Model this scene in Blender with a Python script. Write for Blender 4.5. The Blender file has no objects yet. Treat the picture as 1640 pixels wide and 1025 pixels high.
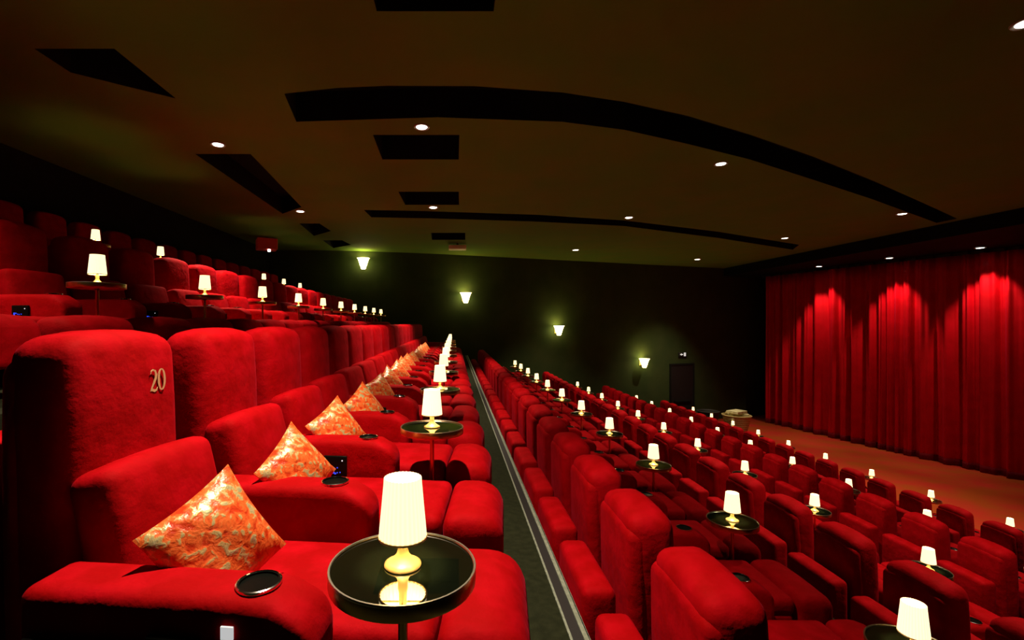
import bpy, bmesh, math, random
from mathutils import Vector, Matrix
from mathutils.geometry import tessellate_polygon

# World axes: X runs down the rake towards the screen, Y runs along the rows, Z is up.
# Z = 0 is the flat floor in front of the curtain.
scene = bpy.context.scene
COL = scene.collection
random.seed(7)
ZC = 4.75                                   # height of the lens above the front floor
CEIL = ZC + 2.75

# ------------------------------------------------------------------ camera, world, exposure
cam_d = bpy.data.cameras.new('camera')
cam = bpy.data.objects.new('camera', cam_d)
COL.objects.link(cam)
cam.location = (0, 0, ZC)
cam.rotation_euler = (math.pi / 2, 0, 0)
cam_d.sensor_fit = 'HORIZONTAL'
cam_d.sensor_width = 36.0
cam_d.lens = 36.0 * 760 / 1640
cam_d.shift_x = (820 - 727) / 1640
cam_d.shift_y = 5.5 / 1640
cam_d.clip_start = 0.02
scene.camera = cam

world = bpy.data.worlds.new('world')
scene.world = world
world.use_nodes = True
world.node_tree.nodes['Background'].inputs[0].default_value = (0.0, 0.0, 0.0, 1)
world.node_tree.nodes['Background'].inputs[1].default_value = 0.0

vs = scene.view_settings
vs.view_transform = 'Standard'
vs.look = 'None'
vs.gamma = 1.0
vs.use_curve_mapping = False
vs.exposure = 0.0
scene.cycles.max_bounces = 5
scene.cycles.diffuse_bounces = 3
scene.cycles.glossy_bounces = 3
scene.cycles.caustics_reflective = False
scene.cycles.caustics_refractive = False

# lamp strengths
DOWNLIGHT_W = 980.0
LAMP_W = 6.0
SHADE_E = 1.65
CURTAIN_W = 380.0
SCONCE_W = 5.0

# ------------------------------------------------------------------ materials
def mat(name, color, rough=0.6, metal=0.0, noise=None, bump=None, sheen=None, spec=0.5, emit=None, coat=0.0):
    m = bpy.data.materials.new(name)
    m.use_nodes = True
    nt = m.node_tree
    b = nt.nodes['Principled BSDF']
    b.inputs['Base Color'].default_value = (*color, 1)
    b.inputs['Roughness'].default_value = rough
    b.inputs['Metallic'].default_value = metal
    b.inputs['Specular IOR Level'].default_value = spec
    if coat:
        b.inputs['Coat Weight'].default_value = coat
    if sheen:
        b.inputs['Sheen Weight'].default_value = sheen[0]
        b.inputs['Sheen Roughness'].default_value = sheen[1]
        b.inputs['Sheen Tint'].default_value = (*sheen[2], 1)
    if emit:
        b.inputs['Emission Color'].default_value = (*emit[0], 1)
        b.inputs['Emission Strength'].default_value = emit[1]
    tc = nt.nodes.new('ShaderNodeTexCoord')
    if noise:                               # (scale, second colour, low, high)
        n = nt.nodes.new('ShaderNodeTexNoise')
        n.inputs['Scale'].default_value = noise[0]
        n.inputs['Detail'].default_value = 6
        nt.links.new(tc.outputs['Object'], n.inputs['Vector'])
        r = nt.nodes.new('ShaderNodeValToRGB')
        r.color_ramp.elements[0].position = noise[2]
        r.color_ramp.elements[0].color = (*color, 1)
        r.color_ramp.elements[1].position = noise[3]
        r.color_ramp.elements[1].color = (*noise[1], 1)
        nt.links.new(n.outputs['Fac'], r.inputs['Fac'])
        nt.links.new(r.outputs['Color'], b.inputs['Base Color'])
    if bump:                                # (scale, strength, distance)
        n2 = nt.nodes.new('ShaderNodeTexNoise')
        n2.inputs['Scale'].default_value = bump[0]
        n2.inputs['Detail'].default_value = 4
        nt.links.new(tc.outputs['Object'], n2.inputs['Vector'])
        bp = nt.nodes.new('ShaderNodeBump')
        bp.inputs['Strength'].default_value = bump[1]
        bp.inputs['Distance'].default_value = bump[2]
        nt.links.new(n2.outputs['Fac'], bp.inputs['Height'])
        nt.links.new(bp.outputs['Normal'], b.inputs['Normal'])
    return m

M = {}
M['velvet'] = mat('red_velvet', (0.32, 0.0004, 0.0016), 0.75, noise=(9, (0.44, 0.0012, 0.006), 0.40, 0.72),
                  bump=(14, 0.35, 0.02), sheen=(0.08, 0.35, (1.0, 0.05, 0.13)), spec=0.05)
M['plinth'] = mat('black_plinth', (0.010, 0.008, 0.008), 0.7)
M['black_gloss'] = mat('black_gloss', (0.003, 0.004, 0.003), 0.3, spec=0.12)
M['mirror_black'] = mat('black_mirror_glass', (0.004, 0.006, 0.003), 0.025, spec=1.0, coat=1.0)
M['brass'] = mat('aged_brass', (0.62, 0.40, 0.12), 0.28, 1.0, bump=(60, 0.05, 0.005))
M['brass_lamp'] = mat('polished_brass', (0.86, 0.62, 0.27), 0.35, 0.35)
M['rim_light'] = mat('bright_rim_metal', (0.85, 0.78, 0.62), 0.3, 1.0)
M['chrome'] = mat('chrome', (0.8, 0.8, 0.78), 0.15, 1.0)
M['gold_thread'] = mat('gold_thread', (0.85, 0.55, 0.28), 0.45, 0.3)
M['carpet'] = mat('olive_carpet', (0.012, 0.0145, 0.006), 0.95, noise=(26, (0.020, 0.023, 0.010), 0.35, 0.7), bump=(180, 0.4, 0.01), spec=0.1)
M['stage_carpet'] = mat('brown_stage_carpet', (0.36, 0.058, 0.008), 0.95, noise=(1.1, (0.46, 0.030, 0.014), 0.38, 0.66), bump=(60, 0.4, 0.01), spec=0.1)
M['riser'] = mat('dark_riser', (0.016, 0.014, 0.010), 0.9)
M['nosing'] = mat('pale_metal_nosing', (0.36, 0.40, 0.32), 0.5, 0.4, noise=(40, (0.26, 0.30, 0.23), 0.4, 0.6))
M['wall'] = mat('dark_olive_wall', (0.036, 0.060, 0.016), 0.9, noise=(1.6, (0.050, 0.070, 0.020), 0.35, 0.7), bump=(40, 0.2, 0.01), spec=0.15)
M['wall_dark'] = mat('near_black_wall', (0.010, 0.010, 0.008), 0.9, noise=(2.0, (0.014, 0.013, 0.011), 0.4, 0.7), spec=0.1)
M['ceiling'] = mat('brown_plaster_ceiling', (0.112, 0.215, 0.030), 0.85, noise=(1.1, (0.145, 0.205, 0.030), 0.35, 0.7), bump=(20, 0.1, 0.01), spec=0.1)
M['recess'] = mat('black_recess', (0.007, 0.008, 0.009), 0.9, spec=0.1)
M['curtain'] = mat('red_curtain', (0.50, 0.0006, 0.004), 0.5, noise=(3, (0.60, 0.0008, 0.007), 0.35, 0.7), sheen=(0.07, 0.35, (1, 0.06, 0.2)), spec=0.16)
M['shaded_hem'] = mat('shadow_red_hem', (0.16, 0.002, 0.006), 0.8, spec=0.1)  # shadow at the curtain's foot, painted in as a darker red
M['white_lens'] = mat('downlight_lens', (0.9, 0.9, 0.85), 0.4, emit=((1.0, 0.95, 0.85), 6.0))
M['white_trim'] = mat('white_trim', (0.35, 0.32, 0.25), 0.5)
M['sconce'] = mat('sconce_shade', (0.9, 0.85, 0.6), 0.5, emit=((1.0, 0.80, 0.36), 9.0))
M['blue_led'] = mat('blue_display', (0.01, 0.02, 0.2), 0.4, emit=((0.03, 0.08, 1.0), 0.9))
M['white_led'] = mat('white_indicator', (0.9, 0.9, 0.9), 0.4, emit=((0.8, 0.85, 1.0), 0.8))
M['tag'] = mat('glowing_white_tag', (0.85, 0.83, 0.8), 0.6, emit=((1, 1, 1), 0.5))  # brightness put in as emission, the tag itself is no light source
M['wicker'] = mat('pale_wicker', (0.62, 0.50, 0.18), 0.7, noise=(30, (0.42, 0.30, 0.10), 0.4, 0.65), bump=(90, 0.5, 0.01))
M['wicker_dark'] = mat('dark_wicker', (0.035, 0.032, 0.026), 0.7, bump=(90, 0.5, 0.01))
M['blanket'] = mat('cream_blanket', (0.80, 0.76, 0.42), 0.9, noise=(6, (0.60, 0.55, 0.26), 0.45, 0.62))
M['red_panel'] = mat('red_sign_box', (0.50, 0.03, 0.015), 0.8, emit=((1.0, 0.03, 0.01), 0.02))
M['door'] = mat('black_door', (0.006, 0.006, 0.006), 0.6)
M['grey_case'] = mat('pale_grey_case', (0.85, 0.80, 0.62), 0.5)
M['sign_white'] = mat('sign_white', (0.9, 0.9, 0.9), 0.5, emit=((0.9, 0.95, 0.9), 0.5))

def brocade():
    m = bpy.data.materials.new('orange_brocade')
    m.use_nodes = True
    nt = m.node_tree
    b = nt.nodes['Principled BSDF']
    tc = nt.nodes.new('ShaderNodeTexCoord')
    w = nt.nodes.new('ShaderNodeTexNoise')
    w.inputs['Scale'].default_value = 30
    w.inputs['Detail'].default_value = 5
    w.inputs['Distortion'].default_value = 0.35
    nt.links.new(tc.outputs['Object'], w.inputs['Vector'])
    r = nt.nodes.new('ShaderNodeValToRGB')
    e = r.color_ramp.elements
    e[0].position = 0.36; e[0].color = (0.62, 0.045, 0.008, 1)
    e[1].position = 0.47; e[1].color = (0.85, 0.15, 0.030, 1)
    x = e.new(0.54); x.color = (0.85, 0.17, 0.035, 1)
    x = e.new(0.57); x.color = (0.62, 0.46, 0.17, 1)
    x = e.new(0.66); x.color = (0.80, 0.70, 0.38, 1)
    nt.links.new(w.outputs['Fac'], r.inputs['Fac'])
    nt.links.new(r.outputs['Color'], b.inputs['Base Color'])
    mr = nt.nodes.new('ShaderNodeMapRange')
    mr.inputs['From Min'].default_value = 0.56
    mr.inputs['From Max'].default_value = 0.64
    mr.inputs['To Min'].default_value = 0.0
    mr.inputs['To Max'].default_value = 0.55
    nt.links.new(w.outputs['Fac'], mr.inputs['Value'])
    nt.links.new(mr.outputs['Result'], b.inputs['Metallic'])
    b.inputs['Roughness'].default_value = 0.33
    bp = nt.nodes.new('ShaderNodeBump')
    bp.inputs['Strength'].default_value = 0.7
    bp.inputs['Distance'].default_value = 0.012
    nt.links.new(w.outputs['Fac'], bp.inputs['Height'])
    nt.links.new(bp.outputs['Normal'], b.inputs['Normal'])
    return m
M['brocade'] = brocade()

def shade_material():
    """Pleated fabric lit from inside: the doubled cloth at each fold passes less light."""
    m = bpy.data.materials.new('lit_pleated_shade')
    m.use_nodes = True
    nt = m.node_tree
    b = nt.nodes['Principled BSDF']
    b.inputs['Base Color'].default_value = (0.8, 0.7, 0.5, 1)
    b.inputs['Roughness'].default_value = 0.8
    tc = nt.nodes.new('ShaderNodeTexCoord')
    sx = nt.nodes.new('ShaderNodeSeparateXYZ')
    nt.links.new(tc.outputs['Object'], sx.inputs[0])
    at = nt.nodes.new('ShaderNodeMath'); at.operation = 'ARCTAN2'
    nt.links.new(sx.outputs['Y'], at.inputs[0]); nt.links.new(sx.outputs['X'], at.inputs[1])
    mu = nt.nodes.new('ShaderNodeMath'); mu.operation = 'MULTIPLY'; mu.inputs[1].default_value = 30
    nt.links.new(at.outputs[0], mu.inputs[0])
    si = nt.nodes.new('ShaderNodeMath'); si.operation = 'COSINE'
    nt.links.new(mu.outputs[0], si.inputs[0])
    mr = nt.nodes.new('ShaderNodeMapRange')
    mr.inputs['From Min'].default_value = -1; mr.inputs['From Max'].default_value = 1
    nt.links.new(si.outputs[0], mr.inputs['Value'])
    mx = nt.nodes.new('ShaderNodeMix'); mx.data_type = 'RGBA'
    mx.inputs['A'].default_value = (0.93, 0.71, 0.35, 1)
    mx.inputs['B'].default_value = (1.0, 0.78, 0.44, 1)
    nt.links.new(mr.outputs['Result'], mx.inputs['Factor'])
    nt.links.new(mx.outputs['Result'], b.inputs['Emission Color'])
    b.inputs['Emission Strength'].default_value = SHADE_E
    return m
M['shade'] = shade_material()
for k_ in ('white_lens', 'blue_led', 'white_led', 'tag', 'sign_white', 'red_panel', 'shade'):
    M[k_].cycles.emission_sampling = 'NONE'

# ------------------------------------------------------------------ mesh helpers
def mesh_from(name, verts, faces, m, smooth=True):
    me = bpy.data.meshes.new(name)
    me.from_pydata([tuple(v) for v in verts], [], faces)
    me.materials.append(M[m])
    if smooth:
        me.polygons.foreach_set('use_smooth', [True] * len(me.polygons))
        me.set_sharp_from_angle(angle=math.radians(48))
    me.update()
    return me

def axis_samples(h, r, mid):
    edge = [0.0, 0.22, 0.55, 1.0]
    out = [-h + r * e for e in edge]
    a, b = -h + r, h - r
    out += [a + (b - a) * (i + 1) / (mid + 1) for i in range(mid)]
    out += [h - r * e for e in reversed(edge)]
    return out

def rbox(x0, x1, y0, y1, z0, z1, r, puff=(0, 0, 0), mid=3, tf=None, shape=None):
    """Upholstered block: rounded box with optional crown (puff) on each axis. Returns verts, faces."""
    c = Vector(((x0 + x1) / 2, (y0 + y1) / 2, (z0 + z1) / 2))
    h = Vector(((x1 - x0) / 2, (y1 - y0) / 2, (z1 - z0) / 2))
    r = min(r, h.x * .98, h.y * .98, h.z * .98)
    S = [axis_samples(h[i], r, mid) for i in range(3)]
    n = len(S[0])
    idx, verts, faces = {}, [], []
    def vert(k):
        if k in idx:
            return idx[k]
        p = Vector((S[0][k[0]], S[1][k[1]], S[2][k[2]]))
        q = Vector([max(-(h[i] - r), min(h[i] - r, p[i])) for i in range(3)])
        d = p - q
        if d.length > 1e-9:
            d = d.normalized() * r
        o = q + d
        u = [o[i] / h[i] for i in range(3)]
        for i in range(3):
            if puff[i]:
                j, l = (i + 1) % 3, (i + 2) % 3
                o[i] += math.copysign(puff[i], u[i]) * (1 - u[j] ** 2) * (1 - u[l] ** 2) * abs(u[i])
        if shape:
            o = shape(o, u)
        o = o + c
        if tf:
            o = tf @ o
        idx[k] = len(verts)
        verts.append(o)
        return idx[k]
    for ax in range(3):
        j, l = (ax + 1) % 3, (ax + 2) % 3
        for side in (0, n - 1):
            for a in range(n - 1):
                for b in range(n - 1):
                    q = []
                    for da, db in ((0, 0), (1, 0), (1, 1), (0, 1)):
                        k = [0, 0, 0]
                        k[ax] = side; k[j] = a + da; k[l] = b + db
                        q.append(vert(tuple(k)))
                    if side == 0:
                        q.reverse()
                    if len(set(q)) == 4:
                        faces.append(q)
    return verts, faces

def join(*parts):
    V, F = [], []
    for v, f in parts:
        o = len(V)
        V += list(v)
        F += [[i + o for i in q] for q in f]
    return V, F

def box(x0, x1, y0, y1, z0, z1):
    v = [(x, y, z) for x in (x0, x1) for y in (y0, y1) for z in (z0, z1)]
    f = [[0, 1, 3, 2], [4, 6, 7, 5], [0, 4, 5, 1], [2, 3, 7, 6], [0, 2, 6, 4], [1, 5, 7, 3]]
    return [Vector(p) for p in v], f

def lathe(profile, n=28, wave=None, close=False):
    """profile: list of (radius, z); end radii 0 are allowed."""
    V, F = [], []
    rings = []
    for r, z in profile:
        if r < 1e-6:
            rings.append([len(V)]); V.append(Vector((0, 0, z)))
        else:
            ring = []
            for i in range(n):
                a = 2 * math.pi * i / n
                rr = r + (wave(a, r) if wave else 0)
                ring.append(len(V)); V.append(Vector((rr * math.cos(a), rr * math.sin(a), z)))
            rings.append(ring)
    pairs = list(zip(rings, rings[1:]))
    if close:
        pairs.append((rings[-1], rings[0]))
    for A, B in pairs:
        for i in range(n):
            j = (i + 1) % n
            if len(A) == 1 and len(B) == 1:
                continue
            if len(A) == 1:
                F.append([A[0], B[j], B[i]])
            elif len(B) == 1:
                F.append([A[i], A[j], B[0]])
            else:
                F.append([A[i], A[j], B[j], B[i]])
    return V, F

def prism(poly, z0, z1):
    """Vertical prism over an (x, y) polygon given counter-clockwise."""
    n = len(poly)
    V = [Vector((x, y, z0)) for x, y in poly] + [Vector((x, y, z1)) for x, y in poly]
    F = [list(range(n - 1, -1, -1)), list(range(n, 2 * n))]
    for i in range(n):
        j = (i + 1) % n
        F.append([i, j, n + j, n + i])
    return V, F

def obj(name, me, parent=None, loc=(0, 0, 0), rz=0.0):
    o = bpy.data.objects.new(name, me)
    COL.objects.link(o)
    o.location = loc
    o.rotation_euler = (0, 0, rz)
    if parent:
        o.parent = parent
    return o

def tag(o, label, cat, group=None):
    o['label'] = label
    o['category'] = cat
    if group:
        o['group'] = group
    return o

def thing(name, label, cat, loc, group=None, rz=0.0):
    o = obj(name, None, None, loc, rz)
    o.empty_display_size = 0.1
    return tag(o, label, cat, group)

def struct(name, vf, m, smooth=False):
    o = obj(name, mesh_from(name, vf[0], vf[1], m, smooth))
    o['kind'] = 'structure'
    return o

ORD = ['nearest', 'second nearest', 'third nearest', 'fourth nearest', 'fifth nearest', 'sixth nearest', 'seventh nearest',
       'eighth nearest', 'ninth nearest', 'tenth nearest', 'eleventh nearest', 'twelfth nearest', 'thirteenth nearest',
       'fourteenth nearest', 'fifteenth nearest', 'sixteenth nearest', 'seventeenth nearest', 'eighteenth nearest',
       'nineteenth nearest', 'twentieth nearest', 'twenty-first nearest', 'twenty-second nearest', 'twenty-third nearest',
       'twenty-fourth nearest']

# ------------------------------------------------------------------ the rows
# name: table line x, floor z, chair shift, first chair y, chair pitch, chair count, first table y, table pitch, tables, skip
ROWS = {
    'L3': dict(rz=-6, x=-5.15, f=0.445, dx=0.0, c0=5.69, cp=.755, cn=15, t0=6.82, tp=1.51, tn=7, skip=(2, 3), where='rearmost row at upper left'),
    'L2': dict(rz=-6, x=-2.63, f=-.395, dx=0.0, c0=2.39, cp=.755, cn=20, t0=3.50, tp=1.51, tn=10, skip=(), where='second row left of the aisle'),
    'L1': dict(rz=-6, x=-.126, f=-1.28, dx=0.0, c0=1.57, cp=.78, cn=20, t0=1.17, tp=1.56, tn=11, skip=(), where='row just left of the aisle'),
    'R1': dict(rz=0, x=2.17, f=-2.22, dx=-.03, c0=1.90, cp=.73, cn=22, t0=2.24, tp=1.46, tn=11, skip=(), where='row just right of the aisle'),
    'R2': dict(rz=0, x=4.85, f=-3.20, dx=0.0, c0=2.98, cp=.765, cn=22, t0=4.85, tp=1.53, tn=10, skip=(), where='second row right of the aisle'),
    'R3': dict(rz=0, x=7.72, f=-3.95, dx=0.0, c0=5.86, cp=.77, cn=20, t0=6.20, tp=1.54, tn=10, skip=(), where='third row right of the aisle'),
    'R4': dict(rz=0, x=10.9, f=-4.72, dx=-.30, c0=8.19, cp=.77, cn=18, t0=9.30, tp=1.54, tn=9, skip=(), where='front row facing the curtain'),
}
def wall_y(x):
    return 19.0 + (0.35 * x if x > 0 else 0.35 * x + .025 * x * x)
WALL = [(-6.9 + .46 * i, wall_y(-6.9 + .46 * i)) for i in range(15)] + [(0, 19.0)]

# ------------------------------------------------------------------ setting
NEAR = -2.5
def terrace(name, x0, x1, top, m):
    poly = [(x0, NEAR), (x1, NEAR), (x1, wall_y(x1))]
    poly += [p_ for p_ in WALL[::-1] if x0 + .05 < p_[0] < x1 - .05]
    poly.append((x0, wall_y(x0)))
    return struct(name, prism(poly, -0.35, top), m)
edges = [('L3', -6.9, -4.49), ('L2', -4.49, -1.97), ('L1', -1.97, .545), ('R1', .545, 2.86), ('R2', 2.86, 5.55), ('R3', 5.55, 8.42), ('R4', 8.42, 11.7)]
for rname, a, b in edges:
    terrace('floor', a, b, ZC + ROWS[rname]['f'], 'carpet')
terrace('floor', 11.7, 19.5, 0.0, 'stage_carpet')

def wall_prism(name, pts, th, z0, z1, m):
    n = len(pts)
    out = [(x + th[0], y + th[1]) for x, y in pts]
    poly = pts + out[::-1]
    return struct(name, prism(poly[::-1], z0, z1), m)
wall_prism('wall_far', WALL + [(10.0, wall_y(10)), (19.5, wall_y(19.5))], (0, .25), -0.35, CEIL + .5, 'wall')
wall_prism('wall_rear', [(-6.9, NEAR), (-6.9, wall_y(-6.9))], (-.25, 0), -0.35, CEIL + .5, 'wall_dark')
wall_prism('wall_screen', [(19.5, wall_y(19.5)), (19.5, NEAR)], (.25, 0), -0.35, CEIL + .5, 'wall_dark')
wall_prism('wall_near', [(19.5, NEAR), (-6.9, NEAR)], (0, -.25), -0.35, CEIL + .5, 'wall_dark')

# ceiling with its curved slots and square openings, all cut through and boxed in above
slot1 = [(-2.03, 5.68), (-1.36, 5.54), (-0.77, 5.49), (0.24, 5.5), (1.29, 5.65), (2.11, 5.89), (3.08, 6.28), (4.29, 6.9), (5.88, 7.8), (8.12, 9.17), (11.62, 11.42), (13.2, 12.45),
         (13.2, 12.98), (9.35, 10.56), (6.82, 9.05), (4.95, 7.95), (3.56, 7.26), (2.42, 6.74), (1.47, 6.47), (-0.22, 6.33), (-2.15, 6.47)]
slot2 = [(-2.18, 11.5), (-0.72, 11.61), (2.1, 12.01), (4.55, 12.67), (7.91, 14.22), (12.07, 16.59), (12.65, 17.71), (8.49, 15.26), (4.81, 13.4), (2.24, 12.82), (-0.44, 12.44), (-2.14, 12.29)]
holes = [slot1, slot2,
         [(-.68, 3.1), (.35, 3.1), (.35, 4.18), (-.68, 4.18)],
         [(-1.18, 6.92), (.08, 6.92), (.08, 7.96), (-1.2, 7.96)],
         [(-1.16, 9.91), (.1, 9.91), (.12, 11.0), (-1.13, 11.0)],
         [(-.7, 14.41), (.34, 14.41), (.37, 15.6), (-.72, 15.6)],
         [(-4.2, 4.75), (-3.4, 4.75), (-3.4, 5.8), (-4.2, 5.2)],
         [(-4.2, 7.7), (-3.3, 7.7), (-3.6, 11.2), (-4.3, 11.9)],
         [(-4.25, 13.06), (-3.7, 13.06), (-3.66, 14.12), (-4.4, 14.9)],
         [(-4.34, 15.71), (-3.7, 15.71), (-3.6, 16.59), (-4.4, 17.3)]]
outer = [(-6.9, NEAR), (13.5, NEAR), (13.5, wall_y(13.5))] + WALL[::-1]
loops = [[Vector((x, y, 0)) for x, y in L] for L in [outer] + holes]
flat = [p for L in loops for p in L]
tris = tessellate_polygon(loops)
V = [Vector((p.x, p.y, CEIL)) for p in flat]
F = []
for t in tris:
    a, b, c = (V[i] for i in t)
    F.append(list(t) if (b - a).cross(c - a).z < 0 else [t[0], t[2], t[1]])
ceiling = struct('ceiling', (V, F), 'ceiling')
for L in holes:
    n = len(L)
    rv = [Vector((x, y, CEIL)) for x, y in L] + [Vector((x, y, CEIL + .4)) for x, y in L]
    rf = [[i, n + i, n + (i + 1) % n, (i + 1) % n] for i in range(n)]
    lid = [[n + i for i in t] for t in tessellate_polygon([[Vector((x, y, 0)) for x, y in L]])]
    obj('ceiling_recess', mesh_from('ceiling_recess', rv, rf + lid, 'recess', False), ceiling)
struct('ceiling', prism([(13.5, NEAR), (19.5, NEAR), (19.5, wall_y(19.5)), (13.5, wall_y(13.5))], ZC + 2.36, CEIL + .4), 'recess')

# metal nosings along the aisle edge
fz = ZC + ROWS['L1']['f']
struct('trim_1', box(.470, .480, NEAR, 18.9, fz, fz + .006), 'nosing')
struct('trim_2', join(box(.526, .549, NEAR, 18.9, fz, fz + .008), box(.545, .551, NEAR, 18.9, fz - .05, fz + .008)), 'nosing')
struct('trim_3', box(.481, .525, NEAR, 18.9, fz, fz + .003), 'plinth')

# exit door in the far wall
def on_wall(x):
    return wall_y(x)
wa = math.atan(0.35)
dd = struct('door_1', join(box(-.66, .66, -.05, .0, 0, 2.75)), 'door')
dd.location = (10.95, on_wall(10.95) - .005, 0); dd.rotation_euler = (0, 0, wa)
obj('door_frame', mesh_from('door_frame', *join(box(-.74, -.66, -.07, .0, 0, 2.83), box(.66, .74, -.07, .0, 0, 2.83), box(-.66, .66, -.07, .0, 2.75, 2.83)), 'wall_dark', False), dd)
obj('push_bar', mesh_from('push_bar', *box(-.5, .5, -.11, -.05, 1.0, 1.06), 'wall_dark', False), dd)

# ------------------------------------------------------------------ curtain
CP = [(14.9, 23.1), (15.2, 22.3), (15.62, 20.3), (16.2, 17.65), (16.9, 15.2), (17.2, 14.3), (17.7, 12.2), (18.0, 9.5), (18.0, 6.0)]
def path_points(P, step):
    out = []
    for i in range(len(P) - 1):
        p0 = Vector(P[max(i - 1, 0)]); p1 = Vector(P[i]); p2 = Vector(P[i + 1]); p3 = Vector(P[min(i + 2, len(P) - 1)])
        k = max(2, int((p2 - p1).length / step))
        for j in range(k):
            t = j / k
            out.append(0.5 * ((2 * p1) + (p2 - p0) * t + (2 * p0 - 5 * p1 + 4 * p2 - p3) * t * t + (3 * p1 - p0 - 3 * p2 + p3) * t ** 3))
    out.append(Vector(P[-1]))
    return out
pts = path_points(CP, .022)[20:]
curtain = thing('stage_curtain', 'tall pleated red velvet curtain closed across the screen under three spotlights', 'curtain', (15.2, 22.3, 0))
rnd = random.Random(3)
# fold phase wanders so folds are uneven
phase, amp, ph2 = [], [], []
p = 0.0; w = 0.5; a = .08; nxt = 0; wl = .5; al = .08
for i in range(len(pts)):
    if i >= nxt:
        wl = rnd.choice((.24, .34, .42, .6, .8)); al = rnd.uniform(.05, .13); nxt = i + rnd.randint(12, 34)
    w += (wl - w) * .12; a += (al - a) * .1
    p += .022 * 2 * math.pi / w
    phase.append(p); amp.append(a)
levels = [0.06, .28, 1.2, 2.6, 4.0, 5.4, 6.5, 7.0]
def curtain_mesh(zs, push=0.0):
    V, F = [], []
    n = len(pts)
    for zi, z in enumerate(zs):
        k = 1 - .42 * (z / 7.0) ** 1.5
        for i, q in enumerate(pts):
            d = (pts[min(i + 1, n - 1)] - pts[max(i - 1, 0)]).normalized()
            nrm = Vector((d.y, -d.x))
            if nrm.x > 0:
                nrm = -nrm
            s = math.sin(phase[i] + .25 * math.sin(z * .9 + i * .01))
            off = 1.25 * amp[i] * k * (math.copysign(abs(s) ** .7, s)) + .032 * math.sin(phase[i] * 2.7 + z * .12) + push
            V.append(Vector((q.x + nrm.x * off - 15.2, q.y + nrm.y * off - 22.3, z)))
    for zi in range(len(zs) - 1):
        for i in range(n - 1):
            F.append([zi * n + i, zi * n + i + 1, (zi + 1) * n + i + 1, (zi + 1) * n + i])
    return V, F
drape = obj('drape', mesh_from('drape', *curtain_mesh(levels), 'curtain'), curtain)
shaded_hem = obj('shaded_hem', mesh_from('shaded_hem', *curtain_mesh([0.0, .06, .12, .22], .008), 'shaded_hem'), curtain)  # bottom band carries the painted shadow
for o_ in (drape, shaded_hem):
    sm = o_.modifiers.new('thickness', 'SOLIDIFY'); sm.thickness = .012; sm.offset = 1
obj('curtain_track', mesh_from('curtain_track', *join(*[box(a_.x - 15.2 - .05, a_.x - 15.2 + .05, a_.y - 22.3 - .25, a_.y - 22.3 + .25, 7.0, 7.09) for a_ in pts[::20]]), 'plinth', False), curtain)

# ------------------------------------------------------------------ ceiling downlights
DL_RING = mesh_from('trim_ring', *lathe([(.062, -.004), (.085, -.010), (.090, 0.0), (.062, .004)], 24, close=True), 'white_trim')
DL_LENS = mesh_from('lens', *lathe([(0, -.012), (.055, -.010), (.066, 0.0), (0, .002)], 24), 'white_lens')
def downlight(x, y, z, watt, label, aim=None, size=84, blend=1.0, col=(1.0, .80, .58), scale=1.0, group=None):
    t = thing('ceiling_downlight', label, 'downlight', (x, y, z), group)
    t.scale = (scale,) * 3
    obj('trim_ring', DL_RING, t)
    obj('lens', DL_LENS, t)
    ld = bpy.data.lights.new('downlight_beam', 'SPOT')
    ld.energy = watt; ld.color = col; ld.spot_size = math.radians(size); ld.spot_blend = blend; ld.shadow_soft_size = .05
    lo = obj('downlight_beam', ld, t, (0, 0, -.05))
    if aim:
        d = Vector(aim) - Vector((x, y, z))
        lo.rotation_euler = d.to_track_quat('-Z', 'Y').to_euler()
    return t
DL = [(-3.62, 7.28, 'above the rear rows at left, the larger'), (-.45, 6.63, 'between the long curved slot and the square opening'),
      (4.59, 8.16, 'right of centre below the long curved slot'), (11.22, 11.88, 'at far right under the end of the curved slot'),
      (-3.76, 11.61, 'at the tip of the dark opening at left'), (-.49, 11.22, 'between square opening and thin far slot'),
      (4.53, 12.29, 'just above the thin far slot'), (10.64, 15.26, 'above the thin slot end, left of curtain'),
      (4.54, 17.71, 'smallest, over the far wall'), (10.41, 20.29, 'over the dark exit door'),
      (5.23, 4.33, 'at the top right corner')]
for x, y, s in DL:
    if (x, y) == (10.41, 20.29):
        w_ = DOWNLIGHT_W * 1.1
    else:
        w_ = DOWNLIGHT_W * (1.0 if x < 0 else 1.05 if x < 6 else 1.25)
    downlight(x, y, CEIL - .004, w_, 'small round white ceiling downlight ' + s, scale=1.25 if y < 10 else 1.4 if y < 16 else 1.7)
# the same grid goes on overhead, above the frame
for x, y, s in [(-3.6, 2.4, 'overhead behind the left rows'), (-.45, 2.2, 'overhead above the aisle rows'), (10.9, 7.6, 'overhead near the front rows')]:
    downlight(x, y, CEIL - .004, DOWNLIGHT_W * (.6 if x < -1 else 1.1 if x < 0 else 1.25), 'small round white ceiling downlight ' + s, scale=1.25)
# curtain wash spots under the lowered ceiling
for (x, y, tx, ty, s) in [(15.0, 19.5, 15.45, 20.0, 'leftmost of three in front of the curtain top'), (15.6, 17.0, 16.1, 17.4, 'middle of three in front of the curtain top'),
                  (16.3, 14.7, 17.0, 15.0, 'rightmost of three in front of the curtain top')]:
    downlight(x, y, ZC + 2.345, CURTAIN_W, 'small white spotlight ' + s, aim=(tx, ty, 4.2), size=62, blend=.55, col=(1.0, .75, .62), scale=1.5)

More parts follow.
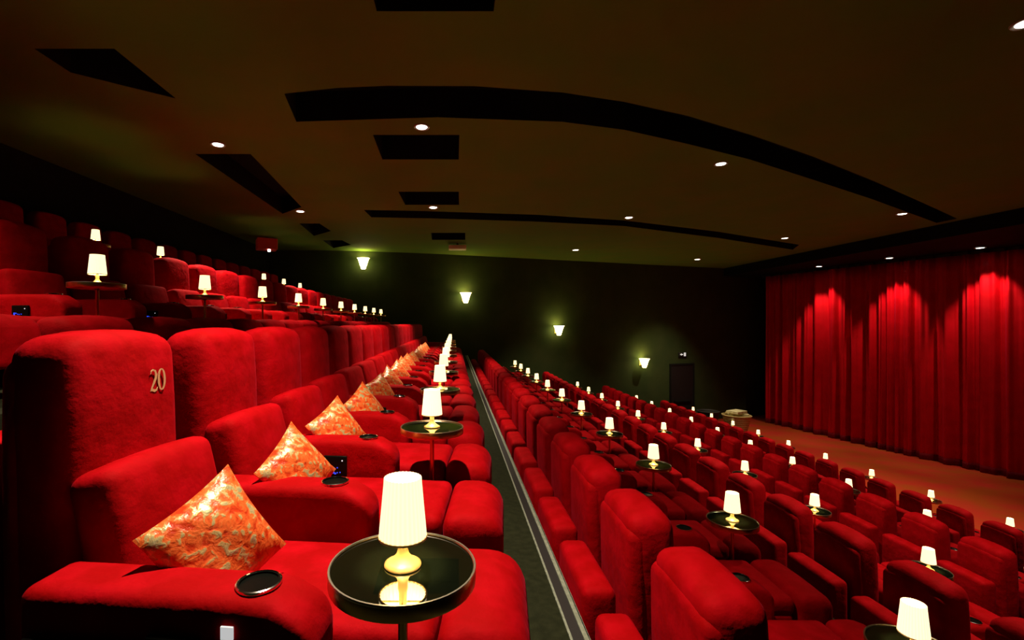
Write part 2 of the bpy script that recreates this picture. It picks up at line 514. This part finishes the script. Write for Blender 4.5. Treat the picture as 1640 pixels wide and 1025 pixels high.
# ------------------------------------------------------------------ wall sconces
SC_PLATE = mesh_from('backplate', *rbox(-.07, .07, -.03, 0, -.16, .12, .012, mid=1), 'brass')
SC_SHADE = mesh_from('glass_shade', *lathe([(.10, -.12), (.125, -.12), (.15, -.02), (.20, .13), (.235, .17), (.225, .17), (.19, .12), (.14, -.02), (.115, -.10), (.0, -.105)], 28), 'sconce')
SC_CUP = mesh_from('holder', *lathe([(0, -.24), (.07, -.24), (.10, -.20), (.105, -.125), (0, -.125)], 24), 'sconce')
SC_ARM = mesh_from('bracket', *box(-.018, .018, -.26, 0, -.20, -.165), 'brass', False)
for x, z, s in [(-3.45, 2.28, 'highest and leftmost of four, close under the ceiling'), (.38, 1.05, 'second of four from the left'),
                (4.4, -.27, 'third of four from the left'), (8.65, -1.79, 'lowest and rightmost of four')]:
    t = thing('wall_sconce', 'glowing flared sconce on the far wall, ' + s, 'wall lamp', (x, wall_y(x), ZC + z), 'sconces stepping down the far wall', math.atan(.35) if x > 0 else math.atan(.35 + .05 * x))
    obj('backplate', SC_PLATE, t)
    obj('bracket', SC_ARM, t)
    obj('glass_shade', SC_SHADE, t, (0, -.27, 0))
    obj('holder', SC_CUP, t, (0, -.27, 0))
    ld = bpy.data.lights.new('sconce_bulb', 'POINT'); ld.energy = SCONCE_W; ld.color = (1.0, .74, .32); ld.shadow_soft_size = .03
    obj('sconce_bulb', ld, t, (0, -.27, .10))

# ------------------------------------------------------------------ armchairs
# local x points to the screen, y along the row, z up, origin on the floor under the table line
W = .258
def tilt(px, pz, deg):
    return Matrix.Translation((px, 0, pz)) @ Matrix.Rotation(math.radians(deg), 4, 'Y') @ Matrix.Translation((-px, 0, -pz))
CH = {}
CH['plinth'] = mesh_from('plinth', *join(rbox(-1.08, .06, -.24, .24, 0, .16, .01, mid=1)), 'plinth')
CH['seat_frame'] = mesh_from('seat_frame', *rbox(-.98, .08, -.27, .27, .15, .32, .03), 'velvet')
CH['seat_cushion'] = mesh_from('seat_cushion', *rbox(-.80, .095, -.27, .27, .30, .425, .045, (0, 0, .022)), 'velvet')
def foot_shape(o, u):
    # front edge rolls over and narrows
    if u[0] > 0:
        o.z -= .05 * u[0] ** 2
        o.y *= 1 - .10 * u[0] ** 2
    return o
CH['footrest'] = mesh_from('footrest', *rbox(.10, .37, -.275, .275, .19, .432, .06, (0, 0, .018), shape=foot_shape), 'velvet')
CH['lumbar_cushion'] = mesh_from('lumbar_cushion', *rbox(-.94, -.78, -.26, .26, .34, .84, .05, (.02, 0, .012), tf=tilt(-.84, .40, -13)), 'velvet')
def head_shape(o, u):
    o.y *= 1 - .05 * max(0, u[2]) ** 3
    o.z -= .025 * abs(u[1]) ** 3 * max(0, u[2])
    return o
CH['back_cushion'] = mesh_from('back_cushion', *rbox(-1.225, -1.0, -W, W, .40, 1.25, .068, (.022, 0, .012), tf=tilt(-1.0, .4, -1.5), shape=head_shape), 'velvet')
CH['back_shell'] = mesh_from('back_shell', *rbox(-1.245, -1.14, -W - .003, W + .003, .06, 1.19, .05, (.006, 0, .01), tf=tilt(-1.0, .4, -1.5), shape=head_shape), 'velvet')
CH['rear_bolster'] = mesh_from('rear_bolster', *rbox(-1.50, -1.33, -.29, .29, .02, .90, .045, (.008, 0, .01)), 'velvet')
def arm_shape(o, u):
    if u[0] > .62 and u[2] > 0:
        k = (u[0] - .62) / .38
        o.z -= .085 * k ** 2.4 * u[2]
    return o
CH['armrest'] = mesh_from('armrest', *rbox(-.94, -.16, -.088, .088, .04, .61, .038, (0, 0, .004), mid=9, shape=arm_shape), 'velvet')
CH['cup_holder'] = mesh_from('cup_holder', *lathe([(0, .0075), (.0475, .0075), (.0485, .0125), (.054, .0125), (.0555, .006), (.053, -.02), (0, -.02)], 32), 'black_gloss')
CH['cup_rim'] = mesh_from('rim', *lathe([(.0515, .0115), (.053, .0145), (.0565, .013), (.0565, .006)], 32, close=True), 'chrome')
CH['panel'] = mesh_from('control_panel', *rbox(-.068, .068, -.008, .008, -.058, .058, .006, mid=1), 'black_gloss')
dots = [box(x, x + .006, -.0105, -.0075, z, z + .006) for x, z in ((-.005, -.012), (.012, -.010), (.028, -.036), (-.018, -.010), (.012, -.038))]
CH['display'] = mesh_from('display', *join(box(-.048, -.037, -.0105, -.0075, -.040, .004), box(-.037, .0, -.0105, -.0075, -.040, -.032),
                                           box(-.037, -.024, -.0105, -.0075, -.004, .003), box(-.002, .008, -.0105, -.0075, -.044, -.036), *dots), 'blue_led', False)
CH['indicator'] = mesh_from('indicator', *box(.040, .046, -.0105, -.0075, .030, .036), 'white_led', False)
CH['added_dark_panel'] = mesh_from('added_dark_panel', *rbox(-.90, -.12, -.014, 0, .02, .50, .006, mid=1), 'plinth')  # added black sheet, stands in for the unlit side of the end armrest

def arm(t, y, panel, cup=True):
    a = obj('armrest', CH['armrest'], t, (0, y, 0))
    if cup:
        c = obj('cup_holder', CH['cup_holder'], a, (-.335, 0, .6065))
        c['label'] = 'black cup holder with chrome rim'
        r = obj('rim', CH['cup_rim'], a, (-.335, 0, .6065))
    if panel:
        p_ = obj('control_panel', CH['panel'], a, (-.50, -.098, .47))
        p_['label'] = 'black seat control panel with blue light'
        obj('display', CH['display'], a, (-.50, -.098, .47))
        obj('indicator', CH['indicator'], a, (-.50, -.098, .47))
    return a

for key, R in ROWS.items():
    for k in range(R['cn']):
        lab = 'red velvet recliner armchair, %s in the %s' % (ORD[k], R['where'])
        if key == 'L1' and k == 0:
            lab = 'red velvet recliner armchair numbered 20 in gold, nearest left of the aisle'
        y = R['c0'] + k * R['cp']
        t = thing('cinema_armchair', lab, 'armchair', (R['x'] + R['dx'], y, ZC + R['f']), 'red armchairs in raked rows', math.radians(R['rz']))
        for part in ('plinth', 'seat_frame', 'seat_cushion', 'footrest', 'lumbar_cushion', 'back_cushion', 'back_shell', 'rear_bolster'):
            obj(part, CH[part], t)
        ya = -R['cp'] / 2 
        near_table = any(abs(y + ya - (R['t0'] + i * R['tp'])) < .25 for i in range(-1, R['tn'] + 1))
        arm(t, ya, key[0] == 'L' and near_table)
        if k == R['cn'] - 1:
            arm(t, ya + R['cp'], False)
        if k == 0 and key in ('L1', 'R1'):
            sp = obj('added_dark_panel', CH['added_dark_panel'], t, (0, ya - .095, 0))
            sp['label'] = 'black panel added to keep the row end dark'
            if key == 'L1':
                tg = obj('seat_tag', mesh_from('seat_tag', *rbox(-.016, .016, -.003, .003, -.02, .012, .002, mid=1), 'tag'), t, (-.365, ya - .093, .548))
                tg['label'] = 'small white tag'
        if key == 'L1' and k == 0:
            first_chair = t

# the gold "20" stitched on the first back: thick-and-thin strokes
def ribbon(pts2, widths, th=.0015):
    """Stroke in the (y, z) plane facing +x."""
    n = len(pts2)
    V, F = [], []
    for i, (y, z) in enumerate(pts2):
        a = Vector(pts2[max(i - 1, 0)]); b = Vector(pts2[min(i + 1, n - 1)])
        d = (b - a).normalized(); nr = Vector((-d.y, d.x)) * widths[i] / 2
        for s in (1, -1):
            for x in (0, th):
                V.append(Vector((x, y + nr.x * s, z + nr.y * s)))
    for i in range(n - 1):
        a, b = i * 4, (i + 1) * 4
        F += [[a + 1, a + 3, b + 3, b + 1], [a, b, b + 2, a + 2], [a, a + 1, b + 1, b], [a + 2, b + 2, b + 3, a + 3]]
    return V, F
hgt = .078
two = [(.000, .80), (.03, .93), (.16, 1.0), (.30, .93), (.36, .76), (.32, .58), (.20, .36), (.06, .13), (.0, .02), (.10, .06), (.24, .0), (.38, .03), (.44, .16)]
tw = [.03, .05, .06, .10, .13, .12, .09, .06, .06, .11, .11, .07, .02]
zero = [(.72 + .20 * math.sin(2 * math.pi * i / 28), .5 + .5 * math.cos(2 * math.pi * i / 28)) for i in range(29)]
zw = [.035 + .085 * abs(math.sin(2 * math.pi * i / 28)) for i in range(29)]
rb = join(ribbon([(y * hgt, z * hgt) for y, z in two], [w_ * hgt * 1.15 for w_ in tw]), ribbon([(y * hgt, z * hgt) for y, z in zero], [w_ * hgt * 1.15 for w_ in zw]))
num = obj('seat_number', mesh_from('seat_number', *rb, 'gold_thread', False), first_chair, (-1.0012, .07, 1.03))
num.rotation_euler = (0, math.radians(-1.5), 0)
num['label'] = 'gold stitched number 20'

# ------------------------------------------------------------------ side tables and lamps
TB = {}
TB['base'] = mesh_from('base', *lathe([(0, 0), (.11, 0), (.11, .008), (.05, .016), (.016, .03), (0, .03)], 28), 'brass')
TB['pole'] = mesh_from('pole', *lathe([(0, .02), (.012, .02), (.012, .64), (.03, .652), (0, .652)], 14), 'brass')
TB['rim'] = mesh_from('rim', *lathe([(0, .650), (.172, .650), (.179, .652), (.180, .656), (.180, .683), (.1785, .6875), (.1755, .6875), (.174, .683), (.174, .672), (0, .672)], 56), 'brass')
TB['edge'] = mesh_from('edge_band', *lathe([(.1735, .6865), (.1755, .6895), (.1795, .6895), (.1805, .6865), (.1805, .684)], 56), 'rim_light')
TB['top'] = mesh_from('glass_top', *lathe([(0, .684), (.174, .684), (.174, .674), (0, .674)], 56), 'mirror_black')
LP = {}
LP['base'] = mesh_from('lamp_base', *lathe([(0, 0), (.044, 0), (.046, .002), (.045, .006), (.035, .0115), (.024, .019), (.0155, .029), (.012, .042), (.0125, .056), (.010, .066), (.009, .10), (0, .10)], 32), 'brass_lamp')
def pleat(a, r):
    return .0016 * math.cos(30 * a) if r > .03 else 0
LP['shade'] = mesh_from('lamp_shade', *lathe([(.0575, .072), (.0555, .098), (.0505, .150), (.0455, .205), (.0450, .2170), (.0430, .2170), (.0435, .205), (.0485, .150), (.0535, .098), (.0555, .072)], 120, pleat, True), 'shade')
LP['shade_ring'] = mesh_from('shade_ring', *join(lathe([(.0565, .0695), (.0600, .0695), (.0600, .0745), (.0565, .0745)], 40, close=True)), 'brass_lamp')
LP['spider'] = mesh_from('shade_holder', *join(box(-.054, .054, -.0015, .0015, .088, .091), box(-.0015, .0015, -.054, .054, .088, .091)), 'brass_lamp', False)
for key, R in ROWS.items():
    seen = 0
    for k in range(R['tn']):
        if k in R['skip']:
            continue
        y = R['t0'] + k * R['tp']
        o_ = ORD[seen]; seen += 1
        t = thing('side_table', 'round black brass-rimmed side table, %s in the %s' % (o_, R['where']), 'side table', (R['x'], y, ZC + R['f']), 'round lamp tables along the rows')
        obj('base', TB['base'], t); obj('pole', TB['pole'], t); obj('rim', TB['rim'], t); obj('edge_band', TB['edge'], t)
        g = obj('glass_top', TB['top'], t); g['label'] = 'glossy black top'
        l = thing('table_lamp', 'brass lamp with pleated cream shade, %s in the %s' % (o_, R['where']), 'lamp', (R['x'], y, ZC + R['f'] + .684), 'small lit lamps on the round tables')
        obj('lamp_base', LP['base'], l)
        s_ = obj('lamp_shade', LP['shade'], l); obj('shade_ring', LP['shade_ring'], s_); obj('shade_holder', LP['spider'], s_)
        ld = bpy.data.lights.new('lamp_bulb', 'POINT'); ld.energy = LAMP_W; ld.color = (1.0, .70, .30); ld.shadow_soft_size = .018
        obj('lamp_bulb', ld, l, (0, 0, .140))

# ------------------------------------------------------------------ brocade pillows on the row left of the aisle
def pillow_mesh():
    n = 14; s = .168
    V, F = [], []
    for side in (1, -1):
        for i in range(n + 1):
            for j in range(n + 1):
                u = -1 + 2 * i / n; v = -1 + 2 * j / n
                e = max(0, (1 - u * u)) ** .55 * max(0, (1 - v * v)) ** .55
                pin = 1 - .075 * (1 - u * u) * (v * v) ; pin2 = 1 - .075 * (1 - v * v) * (u * u)
                wob = .006 * math.sin(5 * u + 3 * v) * e
                V.append(Vector((u * s * pin2, v * s * pin, side * (.066 * e + .002) + wob)))
    m_ = (n + 1) ** 2
    for sd in (0, 1):
        for i in range(n):
            for j in range(n):
                q = [sd * m_ + i * (n + 1) + j, sd * m_ + (i + 1) * (n + 1) + j, sd * m_ + (i + 1) * (n + 1) + j + 1, sd * m_ + i * (n + 1) + j + 1]
                F.append(q if sd == 0 else q[::-1])
    ring = [(i, 0) for i in range(n)] + [(n, j) for j in range(n)] + [(i, n) for i in range(n, 0, -1)] + [(0, j) for j in range(n, 0, -1)]
    for a, b in zip(ring, ring[1:] + ring[:1]):
        ia, ib = a[0] * (n + 1) + a[1], b[0] * (n + 1) + b[1]
        F.append([ia, m_ + ia, m_ + ib, ib])
    return V, F
PIL = mesh_from('brocade_pillow', *pillow_mesh(), 'brocade')
pc = ZC + ROWS['L1']['f']
for k in range(15):
    y = ROWS['L1']['c0'] + k * ROWS['L1']['cp']
    rr = random.Random(100 + k)
    jit = 0 if k == 0 else 1
    o = obj('throw_pillow', PIL, None, (-.126 - .59 + jit * rr.uniform(-.02, .02), y - .13 + jit * rr.uniform(-.06, .01), pc + .615 - jit * .012))
    nrm = Vector((.80, -.50 + jit * rr.uniform(-.12, .12), .42)).normalized()
    q = nrm.to_track_quat('Z', 'Y')
    o.rotation_mode = 'QUATERNION'
    o.rotation_quaternion = q @ Matrix.Rotation(math.radians(23 + jit * rr.uniform(-10, 10)), 4, 'Z').to_quaternion()
    tag(o, 'orange and gold brocade throw pillow, %s in the row left of the aisle' % ORD[k], 'pillow', 'brocade pillows left of the aisle')

# ------------------------------------------------------------------ things by the stage and on the far walls
def basket(loc, m, r0, r1, h, label):
    t = thing('wicker_basket', label, 'basket', loc)
    prof = [(0, 0), (r0, 0)]
    n = 9
    for i in range(n):
        f0, f1 = (i + .15) / n, (i + .85) / n
        ra, rb_ = r0 + (r1 - r0) * f0, r0 + (r1 - r0) * f1
        prof += [(ra, h * f0), (ra + .022, h * (f0 + f1) / 2), (rb_, h * f1)]
    prof += [(r1 - .03, h), (r1 - .05, h * .9), (r0 - .03, .05), (0, .05)]
    obj('body', mesh_from('body', *lathe(prof, 32), m), t)
    obj('rim', mesh_from('rim', *lathe([(r1 - .045, h - .02), (r1 - .01, h + .035), (r1 + .035, h + .02), (r1 + .02, h - .03)], 32, close=True), m), t)
    return t
basket((12.15, 20.4, 0), 'wicker', .36, .54, .80, 'pale tapered wicker basket filled with folded blankets beside the curtain')
bl = [(-.12, -.10, .50, .2, 'lowest'), (.10, .06, .62, -.3, 'middle'), (-.02, -.02, .74, .5, 'topmost')]
for i, (dx, dy, z, rz, s) in enumerate(bl):
    vf = join(rbox(-.36, .36, -.27, .27, 0, .055, .025, (0, 0, .012)), rbox(-.34, .37, -.26, .25, .05, .11, .025, (0, 0, .012)))
    o = obj('folded_blanket', mesh_from('folded_blanket', *vf, 'blanket'), None, (12.15 + dx, 20.4 + dy, z + .16), rz)
    tag(o, 'cream folded blanket, %s of three in the pale wicker basket' % s, 'blanket', 'blankets in the basket')
basket((11.95, 22.3, 0), 'wicker_dark', .34, .46, .62, 'dark round basket standing in shadow beside the pale basket')

t = thing('emergency_sign', 'small white emergency exit pictogram sign above the black door', 'sign', (10.98, on_wall(10.98) - .002, ZC - 1.49), rz=wa)
obj('housing', mesh_from('housing', *rbox(-.24, .24, -.06, 0, -.10, .10, .01, mid=1), 'plinth'), t)
pv = [Vector(p_) for p_ in ((-.19, -.065, 0), (-.08, -.065, .055), (-.08, -.065, .02), (.0, -.065, .02), (.0, -.065, -.02), (-.08, -.065, -.02), (-.08, -.065, -.055))]
pv2 = [p_ + Vector((0, .008, 0)) for p_ in pv]
n7 = 7
arrow = (pv + pv2, [[0, 6, 5, 4, 3, 2, 1], [7, 8, 9, 10, 11, 12, 13]] + [[i, (i + 1) % n7, n7 + (i + 1) % n7, n7 + i] for i in range(n7)])
obj('arrow', mesh_from('arrow', *arrow, 'sign_white', False), t)
obj('door_symbol', mesh_from('door_symbol', *join(box(.05, .17, -.066, -.058, -.085, .085)), 'sign_white', False), t)

t = thing('hanging_sign', 'dim red box sign hung under the ceiling at upper left', 'sign', (-6.0, 15.2, CEIL), rz=.5)
obj('sign_box', mesh_from('sign_box', *rbox(-.30, .30, -.26, .26, -.40, -.05, .02, mid=1), 'red_panel'), t)
obj('mount', mesh_from('mount', *box(-.05, .05, -.05, .05, -.06, 0), 'plinth', False), t)
obj('lamp', mesh_from('lamp', *lathe([(0, -.48), (.04, -.47), (.05, -.43), (.04, -.395), (0, -.395)], 16), 'white_lens'), t, (.05, -.2, 0))

t = thing('ceiling_projector', 'small pale box hung from the ceiling beyond the far square opening', 'projector', (.12, 16.3, CEIL))
obj('case', mesh_from('case', *rbox(-.30, .30, -.18, .18, -.22, -.08, .02, mid=1), 'grey_case'), t)
obj('mount', mesh_from('mount', *box(-.03, .03, -.03, .03, -.09, 0), 'plinth', False), t)
